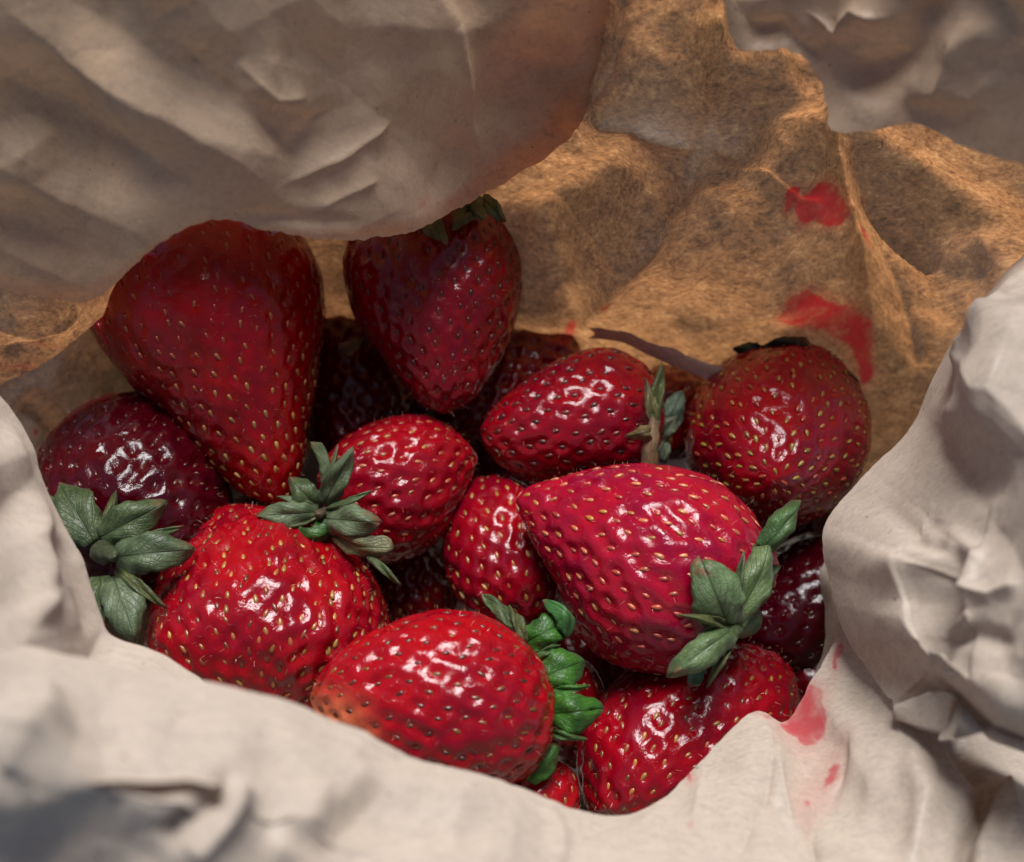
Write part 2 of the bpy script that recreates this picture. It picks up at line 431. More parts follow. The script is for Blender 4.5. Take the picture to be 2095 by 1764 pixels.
# overhanging doubled flap, upper left
def flap_layers(UV, G):
    edge = np.array([(-120, 560), (0, 590), (100, 612), (190, 612), (300, 520), (410, 452), (600, 482), (860, 468), (1000, 390), (1140, 305), (1212, 212)])
    d, t, s = seg_dist(UV, edge)
    lip = np.clip(d / np.interp(UV[..., 0], [0, 190, 300, 600, 900, 1000, 1200], [40, 40, 14, 16, 30, 60, 70]), 0, 1)
    right = np.clip((UV[..., 0] - 930 + (UV[..., 1] - 200) * -.1) / 330 + .12, 0, 1)
    return np.clip(.78 * lip**1.5 - .5 * right, 0, .9)
patch("folded_flap", [
    [(-120, 560, 0.2058), (-120, 500, 0.2026), (-120, 350, 0.1951), (-120, 100, 0.1837), (-120, -320, 0.1674)],
    [(0, 590, 0.2125), (-20, 520, 0.2087), (-30, 340, 0.1994), (-40, 100, 0.1883), (-50, -320, 0.1715)],
    [(100, 612, 0.2167), (70, 540, 0.2127), (60, 330, 0.2017), (40, 100, 0.1909), (30, -320, 0.1739)],
    [(190, 612, 0.2181), (180, 530, 0.2135), (170, 330, 0.2029), (150, 100, 0.1921), (140, -320, 0.1750)],
    [(300, 520, 0.2040), (290, 420, 0.1989), (280, 280, 0.1921), (270, 100, 0.1840), (260, -320, 0.1677)],
    [(410, 452, 0.2020), (405, 380, 0.1984), (390, 260, 0.1926), (380, 80, 0.1846), (370, -320, 0.1689)],
    [(600, 482, 0.2110), (595, 400, 0.2067), (580, 270, 0.2002), (570, 80, 0.1913), (560, -320, 0.1751)],
    [(860, 468, 0.2260), (850, 390, 0.2216), (830, 260, 0.2146), (810, 80, 0.2057), (800, -140, 0.1957)],
    [(1000, 390, 0.2390), (985, 320, 0.2342), (980, 220, 0.2277), (985, 60, 0.2180), (990, -140, 0.2070)],
    [(1140, 305, 0.2362), (1110, 250, 0.2322), (1090, 180, 0.2266), (1090, 50, 0.2159), (1100, -140, 0.2018)],
    [(1212, 212, 0.2255), (1200, 170, 0.2221), (1190, 110, 0.2175), (1190, 20, 0.2109), (1195, -140, 0.2001)],
    [(1250, 130, 0.2244), (1255, 90, 0.2211), (1262, 40, 0.2171), (1275, -20, 0.2124), (1290, -140, 0.2038)],
], 300, 170, creases=rand_creases((-50, -50, 1150, 480), 16, .0013, 5) + [
    ([(-60, -40), (120, 90), (300, 215), (480, 320), (640, 470)], .0028, 42, 'tent2'),
    ([(-60, 300), (120, 395), (260, 460), (360, 520)], .0024, 38, 'tent2'),
    ([(-60, 120), (120, 230), (300, 330), (420, 400)], -.002, 50, 'tent2'),
    ([(-60, 480), (80, 540), (200, 600)],   .0025, 26, 'tent2'),
    ([(330, 60), (470, 190), (640, 250), (760, 210)], -.002, 40, 'tent2'),
    ([(560, 380), (690, 330), (820, 240)], .0012, 14, 'sharp'),
    ([(640, 430), (780, 360)], .0012, 14, 'sharp'),
    ([(480, 120), (560, 200), (640, 200)], .0016, 18, 'sharp'),
    ([(900, -40), (930, 120), (960, 260), (1000, 400)], .0018, 30, 'sharp'),
    ([(420, 455), (520, 440), (640, 450), (760, 460)], -.0016, 16, 'soft'),
], crumple=[(190, 3, .0026), (95, 4, .0015), (48, 14, .0006)], layers=flap_layers, mat=M_DOUBLE_SHADE)

# far inside wall of the bag, lit through from outside
patch("back_panel", [
    [(560, 930, 0.3050), (600, 700, 0.2915), (620, 500, 0.2667), (630, 250, 0.2411), (650, -140, 0.2097)],
    [(900, 880, 0.3050), (920, 700, 0.2901), (930, 520, 0.2678), (940, 300, 0.2445), (970, -140, 0.2081)],
    [(1120, 850, 0.3030), (1100, 690, 0.2846), (1070, 520, 0.2646), (1080, 330, 0.2445), (1150, -140, 0.2042)],
    [(1240, 820, 0.3000), (1210, 690, 0.2798), (1230, 500, 0.2565), (1270, 260, 0.2321), (1300, -140, 0.2007)],
    [(1500, 850, 0.2940), (1490, 710, 0.2760), (1490, 480, 0.2493), (1480, 230, 0.2257), (1470, -140, 0.1980)],
    [(1765, 1140, .2880), (1765, 760, 0.2733), (1735, 520, 0.2459), (1700, 250, 0.2214), (1680, -140, 0.1931)],
    [(1880, 1200, .2760), (1900, 760, 0.2699), (1915, 520, 0.2419), (1935, 300, 0.2213), (1900, -140, 0.1889)],
    [(2010, 1260, .2680), (2110, 760, 0.2718), (2170, 520, 0.2445), (2190, 300, 0.2234), (2190, -140, 0.1906)],
], 300, 190, creases=rand_creases((1000, -50, 2150, 750), 20, .0022, 6) + [
    ([(1035, 415), (1100, 520), (1185, 700)], .0045, 26, 'step'),
    ([(1170, 720), (1260, 540), (1380, 400), (1470, 220)], .006, 150, 'tent'),
    ([(1150, 215), (1330, 240), (1460, 262), (1600, 300)], .004, 110, 'tent'),
    ([(1690, 150), (1700, 340), (1760, 600), (1800, 820)], -.007, 150, 'tent'),
    ([(1700, 330), (1830, 500), (1960, 570), (2095, 560)], .005, 120, 'tent'),
    ([(1470, -80), (1455, 120), (1450, 270)], -.004, 90, 'tent'),
    ([(1450, 258), (1560, 350), (1690, 450)], .004, 100, 'tent'),
    ([(1180, 700), (1250, 560), (1360, 420), (1450, 250)], .0035, 26, 'sharp'),
    ([(1200, 210), (1330, 235), (1450, 258)], .003, 18, 'sharp'),
    ([(1450, 258), (1462, 120), (1480, -60)], -.003, 20, 'sharp'),
    ([(1290, -60), (1260, 120), (1205, 215)], .003, 20, 'sharp'),
    ([(1450, 258), (1560, 360), (1690, 480)], -.0028, 20, 'sharp'),
    ([(1690, 180), (1705, 340), (1745, 520), (1790, 760)], -.004, 18, 'sharp'),
    ([(1745, 420), (1830, 500), (1930, 560)], .0035, 20, 'sharp'),
    ([(1720, 300), (1860, 360), (2000, 420), (2095, 440)], -.003, 40, 'soft'),
    ([(1790, 520), (1850, 640), (1890, 800)], .0035, 24, 'sharp'),
    ([(1300, 520), (1460, 560), (1620, 520)], .002, 60, 'soft'),
    ([(1060, 400), (1240, 470), (1300, 520)], .0012, 14, 'sharp'),
], crumple=[(260, 21, .0100), (130, 22, .0060), (60, 23, .0016)], layers=.0)

# sheet added unseen behind the flap to keep sun off the berries below
patch("sun_block_sheet", [
    [(200, 380, 0.2180), (210, 270, 0.2370), (220, 240, .272)],
    [(420, 350, 0.2200), (430, 250, 0.2410), (440, 220, .276)],
    [(640, 340, 0.2200), (650, 240, 0.2320), (660, 210, .242)],
    [(860, 330, 0.2260), (865, 240, 0.2360), (870, 210, .238)],
    [(1000, 290, 0.2360), (1005, 230, 0.2365), (1010, 200, .236)],
], 120, 40, crumple=[(120, 91, .006, 7)], layers=.55)

# lower layer showing under the flap at the left, thin enough to glow
patch("inner_fold", [
    [(-160, 885, .236), (-160, 700, .226), (-160, 470, .214)],
    [(0, 787, .240), (-10, 650, .229), (-20, 470, .217)],
    [(100, 737, .243), (90, 620, .232), (80, 460, .219)],
    [(190, 664, .246), (180, 580, .237), (170, 450, .223)],
    [(290, 575, .249), (280, 520, .241), (270, 430, .229)],
], 130, 90, creases=[([(-60, 640), (60, 690), (170, 640)], .0015, 16, 'sharp'), ([(0, 720), (120, 680)], -.0012, 14, 'sharp')],
      crumple=[(150, 95, .005), (70, 96, .002)], layers=.0)

# rim turned inwards, upper right, nearer and out of focus
patch("rim_fold", [
    [(1478, -140, 0.1849), (1482, -150, 0.1844), (1484, -160, 0.1840), (1486, -170, 0.1835)],
    [(1485, 20, 0.1959), (1500, -10, 0.1944), (1505, -60, 0.1919), (1508, -160, 0.1872)],
    [(1510, 98, 0.2012), (1535, 60, 0.1992), (1545, 0, 0.1961), (1550, -150, 0.1889)],
    [(1610, 104, 0.1991), (1620, 60, 0.1968), (1625, -10, 0.1933), (1630, -150, 0.1866)],
    [(1668, 145, 0.2007), (1690, 90, 0.1978), (1700, 0, 0.1932), (1705, -150, 0.1861)],
    [(1692, 215, 0.2000), (1740, 150, 0.1965), (1770, 50, 0.1914), (1780, -150, 0.1819)],
    [(1702, 268, 0.1990), (1780, 200, 0.1953), (1830, 90, 0.1897), (1850, -150, 0.1784)],
    [(1780, 266, 0.1960), (1840, 200, 0.1925), (1890, 100, 0.1874), (1920, -150, 0.1758)],
    [(1880, 250, 0.1930), (1920, 200, 0.1904), (1960, 90, 0.1849), (1990, -150, 0.1739)],
    [(1960, 295, 0.1900), (1990, 230, 0.1866), (2030, 100, 0.1802), (2060, -150, 0.1691)],
    [(2095, 338, 0.1860), (2110, 250, 0.1815), (2130, 110, 0.1748), (2150, -150, 0.1635)],
    [(2230, 350, 0.1830), (2240, 250, 0.1780), (2250, 110, 0.1714), (2260, -150, 0.1604)],
], 200, 110, mat=M_DOUBLE_SHADE, creases=rand_creases((1500, -50, 2100, 300), 8, .0014, 7) + [
    ([(1640, 20), (1720, 60), (1760, 10), (1840, 40)], .0025, 16, 'sharp'),
    ([(1720, 180), (1850, 110), (1950, -30)], -.003, 40),
    ([(1880, 240), (1960, 120), (2060, 20)], .0035, 45),
    ([(1520, 70), (1600, 80), (1690, 130)], -.003, 26),
], crumple=[(150, 31, .0032), (80, 32, .002), (42, 33, .0008)], layers=.8)

# right-hand cuff
patch("side_cuff", [
    [(2200, 400, 0.2320), (2260, 420, 0.2060), (2330, 450, 0.1900), (2400, 470, 0.1810)],
    [(2095, 522, 0.2360), (2150, 560, 0.2070), (2210, 600, 0.1900), (2300, 640, 0.1780)],
    [(1990, 652, 0.2370), (2050, 690, 0.2050), (2120, 730, 0.1880), (2260, 780, 0.1740)],
    [(1905, 790, 0.2350), (1975, 820, 0.2020), (2080, 860, 0.1850), (2250, 900, 0.1710)],
    [(1868, 862, 0.2330), (1950, 890, 0.2010), (2070, 930, 0.1830), (2240, 980, 0.1700)],
    [(1752, 962, 0.2310), (1840, 1000, 0.1980), (1980, 1050, 0.1800), (2240, 1100, 0.1670)],
    [(1672, 1085, 0.2290), (1770, 1120, 0.1950), (1930, 1180, 0.1780), (2240, 1250, 0.1640)],
    [(1690, 1185, 0.2250), (1790, 1220, 0.1930), (1950, 1280, 0.1760), (2240, 1350, 0.1620)],
    [(1720, 1285, 0.2190), (1815, 1300, 0.1890), (1965, 1350, 0.1750), (2240, 1430, 0.1620)],
    [(1775, 1390, 0.2100), (1860, 1385, 0.1840), (1990, 1420, 0.1740), (2240, 1500, 0.1620)],
    [(1812, 1442, .202), (1900, 1440, .189), (2020, 1478, .181), (2240, 1560, .168)],
    [(1835, 1466, .206), (1930, 1478, .194), (2060, 1522, .186), (2240, 1600, .174)],
    [(1845, 1468, .216), (1940, 1478, .205), (2070, 1522, .198), (2240, 1600, .186)],
], 240, 120, lin=True, creases=rand_creases((1700, 520, 2120, 1500), 16, .0022, 8) + [
    ([(1830, 1330), (1960, 1300), (2095, 1330)], -.0022, 26),
    ([(1870, 1010), (1960, 1110), (1930, 1260), (1840, 1320)], .002, 26),
    ([(1960, 770), (2060, 720), (2120, 660)], .0025, 22, 'sharp'),
    ([(1900, 1180), (2010, 1210), (2100, 1190)], .0018, 16, 'sharp'),
    ([(1760, 980), (1830, 1060), (1900, 1080)], -.0015, 22, 'soft'),
    ([(1890, 880), (1990, 960), (2095, 990)], -.002, 26, 'soft'),
], crumple=[(360, 41, .0170), (190, 42, .0075), (90, 43, .0018)], layers=.75)

# near cuff: lower right corner round to the left
patch("front_cuff", [
    [(1800, 1150, .240), (1890, 1330, .232), (2010, 1420, .226), (2280, 1480, .216)],
    [(1722, 1285, .231), (1800, 1440, .212), (1960, 1560, .194), (2240, 1660, .182)],
    [(1670, 1370, .224), (1750, 1500, .205), (1900, 1620, .188), (2240, 1780, .172)],
    [(1610, 1472, .219), (1690, 1580, .200), (1820, 1690, .184), (2080, 1880, .166)],
    [(1540, 1457, .214), (1600, 1580, .196), (1700, 1700, .181), (1850, 1890, .164)],
    [(1440, 1556, .208), (1500, 1640, .191), (1580, 1740, .178), (1680, 1890, .161)],
    [(1310, 1666, .198), (1350, 1715, .184), (1400, 1785, .173), (1460, 1890, .160)],
    [(1190, 1656, .190), (1200, 1720, .173), (1220, 1800, .161), (1250, 1910, .151)],
    [(1050, 1614, .184), (1040, 1690, .166), (1030, 1780, .153), (1020, 1910, .143)],
    [(800, 1526, .175), (780, 1610, .156), (760, 1720, .145), (740, 1910, .136)],
    [(640, 1452, .169), (610, 1540, .150), (590, 1660, .139), (570, 1910, .138)],
    [(420, 1393, .164), (390, 1480, .145), (360, 1640, .133), (330, 1910, .136)],
    [(220, 1346, .160), (190, 1430, .142), (170, 1600, .132), (140, 1900, .142)],
    [(0, 1309, .157), (-20, 1390, .138), (-30, 1560, .131), (-40, 1760, .144)],
    [(-180, 1280, .157), (-200, 1380, .138), (-210, 1500, .13), (-220, 1720, .162)],
], 380, 130, lin=True, creases=rand_creases((0, 1400, 2100, 1764), 26, .0020, 9) + [
    ([(1600, 1490), (1560, 1600), (1500, 1764)], -.0022, 18, 'sharp'),
    ([(1540, 1460), (1600, 1560), (1640, 1680)], .0022, 22, 'sharp'),
    ([(1740, 1480), (1700, 1600), (1640, 1764)], -.0022, 20, 'sharp'),
    ([(1830, 1470), (1960, 1510), (2030, 1560), (1980, 1680), (1950, 1800)], -.006, 18, 'soft'),
    ([(1850, 1560), (1900, 1640), (1860, 1764)], .003, 26),
    ([(2060, 1560), (2095, 1660)], .003, 20),
    ([(1440, 1560), (1430, 1660), (1420, 1764)], .0014, 14, 'sharp'),
    ([(380, 1764), (470, 1660), (520, 1590)], .003, 26),
    ([(300, 1760), (420, 1650), (500, 1570)], -.003, 26),
    ([(540, 1480), (700, 1560), (880, 1650)], .002, 30),
    ([(1110, 1640), (1150, 1700), (1160, 1764)], .0018, 20),
    ([(700, 1620), (860, 1700), (1000, 1764)], -.002, 40),
], crumple=[(330, 51, .0120), (180, 52, .0065), (90, 53, .0016)], layers=.72)

# left-hand cuff, low
patch("low_cuff", [
    [(-60, 740, 0.2140), (-150, 770, 0.1890), (-290, 800, 0.1480)],
    [(20, 835, 0.2140), (-80, 860, 0.1860), (-250, 890, 0.1460)],
    [(65, 905, 0.2130), (-40, 935, 0.1840), (-220, 970, 0.1440)],
    [(92, 1000, 0.2110), (0, 1040, 0.1810), (-210, 1080, 0.1400)],
    [(160, 1150, 0.2080), (70, 1190, 0.1780), (-200, 1240, 0.1350)],
    [(212, 1290, 0.2040), (130, 1330, 0.1750), (-160, 1390, 0.1300)],
    [(330, 1336, 0.2010), (260, 1390, 0.1760), (50, 1470, 0.1320)],
    [(432, 1402, 0.1980), (370, 1460, 0.1740), (200, 1570, 0.1320)],
    [(600, 1475, 0.1950), (540, 1540, 0.1720), (430, 1640, 0.1330)],
], 170, 90, creases=rand_creases((-50, 800, 350, 1400), 8, .0018, 10) + [
    ([(0, 860), (60, 1000), (90, 1130)], .0025, 24),
    ([(100, 1100), (150, 1200), (180, 1310)], -.003, 20),
    ([(210, 1290), (190, 1340), (160, 1380)], -.002, 12, 'sharp'),
    ([(40, 1060), (70, 1180), (60, 1300)], .002, 26),
], crumple=[(260, 61, .010), (130, 62, .003)], layers=.8)

# body of the bag below the cuffs
ring = [(760, 430, .288), (450, 520, .277), (250, 590, .265), (50, 660, .25), (-100, 800, .24), (-100, 1000, .233), (0, 1200, .222), (150, 1390, .21),
        (450, 1500, .203), (800, 1600, .200), (1100, 1690, .200), (1330, 1730, .205), (1500, 1630, .218), (1660, 1500, .227), (1780, 1300, .236), (1760, 1100, .244),
        (1830, 960, .250), (1950, 830, .252), (2080, 720, .250)]
ctr = np.array([.004, -.004])
def ring_world(G):
    t = G[..., 2]
    return G
rw = W(np.array(ring))
colsw = []
for p in rw:
    b = np.array([*(ctr + (p[:2] - ctr) * .80), .004]); m_ = p * .55 + b * .45; m_[:2] += (p[:2] - ctr) * .05
    colsw.append(np.array([p, m_, b]))
def toG(p):
    q = p - CAMP; d = q @ FWD
    return np.array([CU + (q @ RGT) / d * FPX, CV - (q @ UPV) / d * FPX, d])
patch("side_panel", [[toG(x) for x in c] for c in colsw], 300, 70,
      creases=[([(40, 800), (110, 880), (130, 960)], -.003, 22)],
      crumple=[(150, 71, .006), (75, 72, .003)], layers=.7)
bx, by = np.meshgrid(np.linspace(-.085, .088, 60), np.linspace(-.075, .055, 46), indexing='ij')
bz = .003 + np.abs(noise3(np.stack([bx * 40, by * 40, bx * 0], -1))) * .002
fl = mesh_np("bottom_panel", np.stack([bx, by, bz], -1).reshape(-1, 3), grid_faces(60, 46))
attr(fl, "stain", np.zeros(bx.size)); attr(fl, "layers", np.full(bx.size, .95))
obj("bottom_panel", fl, M_SINGLE, bag)
patch("bottom_seam", [
    [(1205, 672, 0.2720), (1215, 685, 0.2728), (1200, 694, 0.2742)],
    [(1250, 674, 0.2700), (1252, 685, 0.2708), (1250, 697, 0.2722)],
    [(1340, 703, 0.2680), (1338, 717, 0.2688), (1330, 727, 0.2702)],
    [(1440, 738, 0.2660), (1436, 751, 0.2668), (1430, 767, 0.2682)],
    [(1540, 775, 0.2650), (1535, 787, 0.2658), (1525, 802, 0.2672)],
], 60, 16, crumple=[(60, 81, .001, 6)], layers=.7)

# ------------------------------------------------------------------ strawberries
def seed_mesh():
    V = []; n, m = 6, 8
    for i in range(n):
        t = (i + .5) / n; x = (t - .5) * 2
        r = math.sqrt(max(0, 1 - x * x)) * (1 - .28 * x)
        for j in range(m):
            a = 2 * math.pi * j / m
            V.append((x, r * math.cos(a) * .47, r * math.sin(a) * .34))
    V = [(-1, 0, 0)] + V + [(1.06, 0, 0)]
    q = grid_faces(n, m, True) + 1
    t = [(0, 1 + (j + 1) % m, 1 + j) for j in range(m)] + [(1 + n * m, 1 + (n - 1) * m + j, 1 + (n - 1) * m + (j + 1) % m) for j in range(m)]
    # drop the middle rings' surplus: 6 rings of 8 is light already
    return mesh_np("seed", np.array(V), q, True, np.array(t))
SEED = seed_mesh(); SEED.materials.append(M_SEED)

SEEDC = {
    'yellow': [(.50, .30, .07), (.42, .24, .06), (.55, .36, .12), (.40, .16, .04)],
    'olive':  [(.40, .30, .05), (.32, .26, .04), (.46, .26, .06), (.42, .08, .03)],
    'orange': [(.55, .16, .07), (.62, .22, .10), (.5, .10, .05), (.45, .22, .05)],
    'brown':  [(.10, .025, .015), (.16, .045, .02), (.08, .02, .015), (.22, .08, .02)],
    'dark':   [(.06, .012, .012), (.10, .02, .015), (.14, .03, .02)],
    'mixed':  [(.48, .28, .07), (.14, .05, .02), (.42, .15, .05), (.30, .17, .04)],
}
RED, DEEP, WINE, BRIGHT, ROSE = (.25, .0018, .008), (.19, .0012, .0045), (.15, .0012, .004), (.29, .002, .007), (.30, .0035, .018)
nrng = np.random.default_rng(11)

def berry(label, base, tip, hi=None, lo=None, prof=None, squash=1.0, color=RED, seeds='orange', spacing=.0046, dep=.0007, drad=.0016,
          lump=.03, res=(150, 210), single=True, pale=None, slen=.0008, seedk=1.0, dent=.0, freq=70, sunk=.5, seedtint=None):
    base, tip = np.array(base, float), np.array(tip, float)
    B, T = W(base), W(tip); ax = T - B; L = np.linalg.norm(ax); ah = ax / L
    d2 = tip[:2] - base[:2]; l2 = np.linalg.norm(d2); d2n = d2 / l2; s2 = np.array([-d2n[1], d2n[0]])
    km = (base[2] + tip[2]) / 2 / FPX
    s3 = RGT * s2[0] - UPV * s2[1]; n3 = np.cross(ah, s3)
    def curve(pts):
        pts = np.array([(0, 0)] + pts + [(1, 0)], float) * np.array([L, 1])
        e0 = pts[1] * np.array([1, -1]); e1 = pts[-2] * np.array([1, -1])
        q = np.vstack([e0, pts, e1])
        dd = np.linalg.norm(np.diff(q, axis=0), axis=1)**.7; x = np.concatenate([[0], np.cumsum(dd)])
        a, b = x[1], x[-2]
        c = spline(q, 0, x, np.linspace(a, b, 600))
        ln = np.concatenate([[0], np.cumsum(np.linalg.norm(np.diff(c, axis=0), axis=1))]); ln /= ln[-1]
        c = np.stack([np.interp(np.linspace(0, 1, res[0]), ln, c[:, k]) for k in (0, 1)], 1)
        c[:, 1] = np.maximum(c[:, 1], 0); c[0, 1] = c[-1, 1] = 1e-5
        return c
    if prof is not None:
        cp = cn = curve([(t, r * km) for t, r in prof])
    else:
        def tr(pts, sg):
            o = []
            for p in pts:
                q = np.array(p, float) - base[:2]; o.append(((q @ d2n) / l2, max(4, sg * (q @ s2)) * km))
            return o
        A_, B_ = hi, lo
        mp = np.mean([(np.array(p) - base[:2]) @ s2 for p in A_])
        if mp < 0: A_, B_ = B_, A_
        cp, cn = curve(tr(A_, 1)), curve(tr(B_, -1))
    ph = np.linspace(0, 2 * math.pi, res[1], endpoint=False)
    cs, sn = np.cos(ph)[None, :], np.sin(ph)[None, :]
    w = (1 + cs) / 2
    t = cp[:, :1] * w + cn[:, :1] * (1 - w); r = cp[:, 1:] * w + cn[:, 1:] * (1 - w)
    rm = (cp[:, 1:] + cn[:, 1:]) / 2
    P = B + ah * t[..., None] + s3 * (r * cs)[..., None] + n3 * (rm * squash * sn)[..., None]
    off = nrng.uniform(0, 50, 3)
    C0 = P.mean((0, 1)); rad = P - C0
    lm = noise3(P * freq + off) * lump + noise3(P * freq * 2.3 + off) * lump * .45
    env = np.clip(np.sin(np.linspace(0, math.pi, res[0]))[:, None] * 3, 0, 1)
    P = C0 + rad * (1 + lm * env)[..., None]
    # normals and areas
    da = np.gradient(P, axis=0); db = (np.roll(P, -1, 1) - np.roll(P, 1, 1)) / 2
    N = np.cross(da, db); A = np.linalg.norm(N, axis=-1); N /= A[..., None] + 1e-15
    if (N * (P - C0)).sum() < 0: N = -N
    # seeds on a spiral
    rowA = A.sum(1); wt = rowA * np.interp(np.linspace(0, 1, res[0]), [0, .06, .12, .8, 1], [.0, .3, 1, 1.15, 2.2])
    cum = np.cumsum(wt); cum /= cum[-1]
    ns = int(rowA.sum() / spacing**2 * 1.22)
    k = np.arange(ns) + .5
    si = np.interp(k / ns, cum, np.arange(res[0])) + nrng.normal(size=ns) * .35
    fj = (k * 2.399963 / (2 * math.pi) * res[1] + nrng.normal(size=ns) * res[1] * .007) % res[1]
    i0 = np.clip(si.astype(int), 1, res[0] - 3); fi = np.clip(si - i0, 0, 1); j0 = fj.astype(int) % res[1]; fjj = fj - np.floor(fj); j1 = (j0 + 1) % res[1]
    def samp(X): return (X[i0, j0] * ((1 - fi) * (1 - fjj))[:, None] + X[i0 + 1, j0] * (fi * (1 - fjj))[:, None] + X[i0, j1] * ((1 - fi) * fjj)[:, None] + X[i0 + 1, j1] * (fi * fjj)[:, None])
    sp, snm, sta = samp(P), samp(N), samp(da)
    snm /= np.linalg.norm(snm, axis=1)[:, None]
    sta -= snm * (sta * snm).sum(1)[:, None]; sta /= np.linalg.norm(sta, axis=1)[:, None]
    sb = np.cross(snm, sta)
    ds = dep * nrng.uniform(.55, 1.25, ns); rs = drad * nrng.uniform(.85, 1.15, ns)
    Vf = P.reshape(-1, 3); H = np.zeros(len(Vf)); DM = np.zeros(len(Vf))
    for c0 in range(0, len(Vf), 8000):
        q = Vf[c0:c0 + 8000, None, :] - sp[None]
        x = (q * sta[None]).sum(-1) / 1.3; y = (q * sb[None]).sum(-1); d2_ = x * x + y * y + (q * snm[None]).sum(-1)**2 * .3
        g = np.exp(-d2_ / rs**2 * 1.6)
        H[c0:c0 + 8000] = -(g * ds * 1.4).sum(1) + (np.exp(-d2_ / rs**2 * .55) * ds * .38).sum(1); DM[c0:c0 + 8000] = np.clip(np.exp(-d2_ / rs**2 * 2.2).max(1), 0, 1)
    H = np.maximum(H, -dep * 2)
    H += noise3(Vf * 260 + off) * .00012 + noise3(Vf * 600 + off) * .00006
    Vf = Vf + N.reshape(-1, 3) * H[:, None]
    root = thing("strawberry", label, "strawberry", B, "strawberries heaped in the bag")
    Bf = np.array(Vector(B))
    q = grid_faces(*res, True)
    me = mesh_np("flesh", Vf - Bf, q)
    attr(me, "dimple", DM)
    tt = np.repeat(np.linspace(0, 1, res[0]), res[1])
    attr(me, "pale", np.zeros(len(Vf)) if pale is None else pale(((P - B) @ ah / L).reshape(-1), P.reshape(-1, 3)))
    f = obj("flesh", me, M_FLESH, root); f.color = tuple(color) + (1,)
    pal = SEEDC[seeds]
    keep = ((sp - C0) * (CAMP - sp)).sum(1) > -1e9
    hv, hf = [], []
    for a in range(ns):
        for q_ in range(2):
            p = sp[a] - Bf + sta[a] * nrng.normal() * rs[a] + sb[a] * nrng.normal() * rs[a]
            dr = snm[a] * nrng.uniform(.4, 1) + sta[a] * nrng.normal() * .7 + sb[a] * nrng.normal() * .7; dr /= np.linalg.norm(dr)
            sdv = np.cross(dr, snm[a]); sdv /= np.linalg.norm(sdv) + 1e-9; ln_ = nrng.uniform(.0006, .0014); w0 = .000022
            md_ = p + dr * ln_ * .55 + snm[a] * .0001; e = p + dr * ln_ - snm[a] * .0002
            o0 = len(hv); hv += [p - snm[a] * .0003 - sdv * w0, p - snm[a] * .0003 + sdv * w0, md_ + sdv * w0 * .8, md_ - sdv * w0 * .8, e + sdv * w0 * .3, e - sdv * w0 * .3]
            hf += [[o0, o0 + 1, o0 + 2, o0 + 3], [o0 + 3, o0 + 2, o0 + 4, o0 + 5]]
    ho = obj("hairs", mesh_np("hairs", np.array(hv), np.array(hf)), M_SEED, f); ho['kind'] = 'stuff'
    ho.color = (.5, .25, .16, 1)
    order = np.argsort(-(snm * (CAMP - sp)).sum(1))
    if single:
        for a in order[:300]:
            o = bpy.data.objects.new("seed", SEED); COL.objects.link(o); o.parent = f
            l = slen * seedk * nrng.uniform(.85, 1.15)
            tw = nrng.normal() * .25
            xa = sta[a] * math.cos(tw) + sb[a] * math.sin(tw); ya = np.cross(snm[a], xa)
            p = sp[a] - Bf - snm[a] * (ds[a] - l * .36 * sunk)
            o.matrix_basis = Matrix(((xa[0] * l, ya[0] * l, snm[a][0] * l, p[0]), (xa[1] * l, ya[1] * l, snm[a][1] * l, p[1]), (xa[2] * l, ya[2] * l, snm[a][2] * l, p[2]), (0, 0, 0, 1)))
            c = np.array(pal[nrng.integers(len(pal))]) * nrng.uniform(.6, 1.15)
            mk = nrng.uniform(0, .15 if seeds in ('dark', 'brown') else .45) if seedtint is None else seedtint(((sp[a] - B) @ ah) / L) * nrng.uniform(.7, 1.1)
            c = c * (1 - min(mk, 1)) + np.array(color) * np.array([1, 6, 2.5]) * min(mk, 1); o.color = tuple(np.clip(c, 0, 1)) + (1,)
    if not single or ns > 300:
        sv = np.zeros(len(SEED.vertices) * 3, np.float32); SEED.vertices.foreach_get("co", sv); sv = sv.reshape(-1, 3)
        vs, fs, ts = [], [], []
        polys = [tuple(p.vertices) for p in SEED.polygons]
        for ai, a in enumerate(order if not single else order[300:]):
            l = slen * seedk; p = sp[a] - Bf - snm[a] * (ds[a] - l * .36 * sunk)
            o0 = ai * len(sv)
            vs.append(p + l * (sv[:, :1] * sta[a] + sv[:, 1:2] * sb[a] + sv[:, 2:] * snm[a]))
            for pl in polys: (fs if len(pl) == 4 else ts).append([o0 + x for x in pl])
        so_ = obj("seeds", mesh_np("seeds", np.concatenate(vs), np.array(fs), True, np.array(ts)), M_SEED, f)
        so_['kind'] = 'stuff'; so_.color = tuple(pal[0]) + (1,)
    return root

def calyx_of(root):
    for c in root.children:
        if c.name.split('.')[0] == 'calyx': return c
    c = bpy.data.objects.new("calyx", None); COL.objects.link(c); c.empty_display_size = .005; c.parent = root
    return c

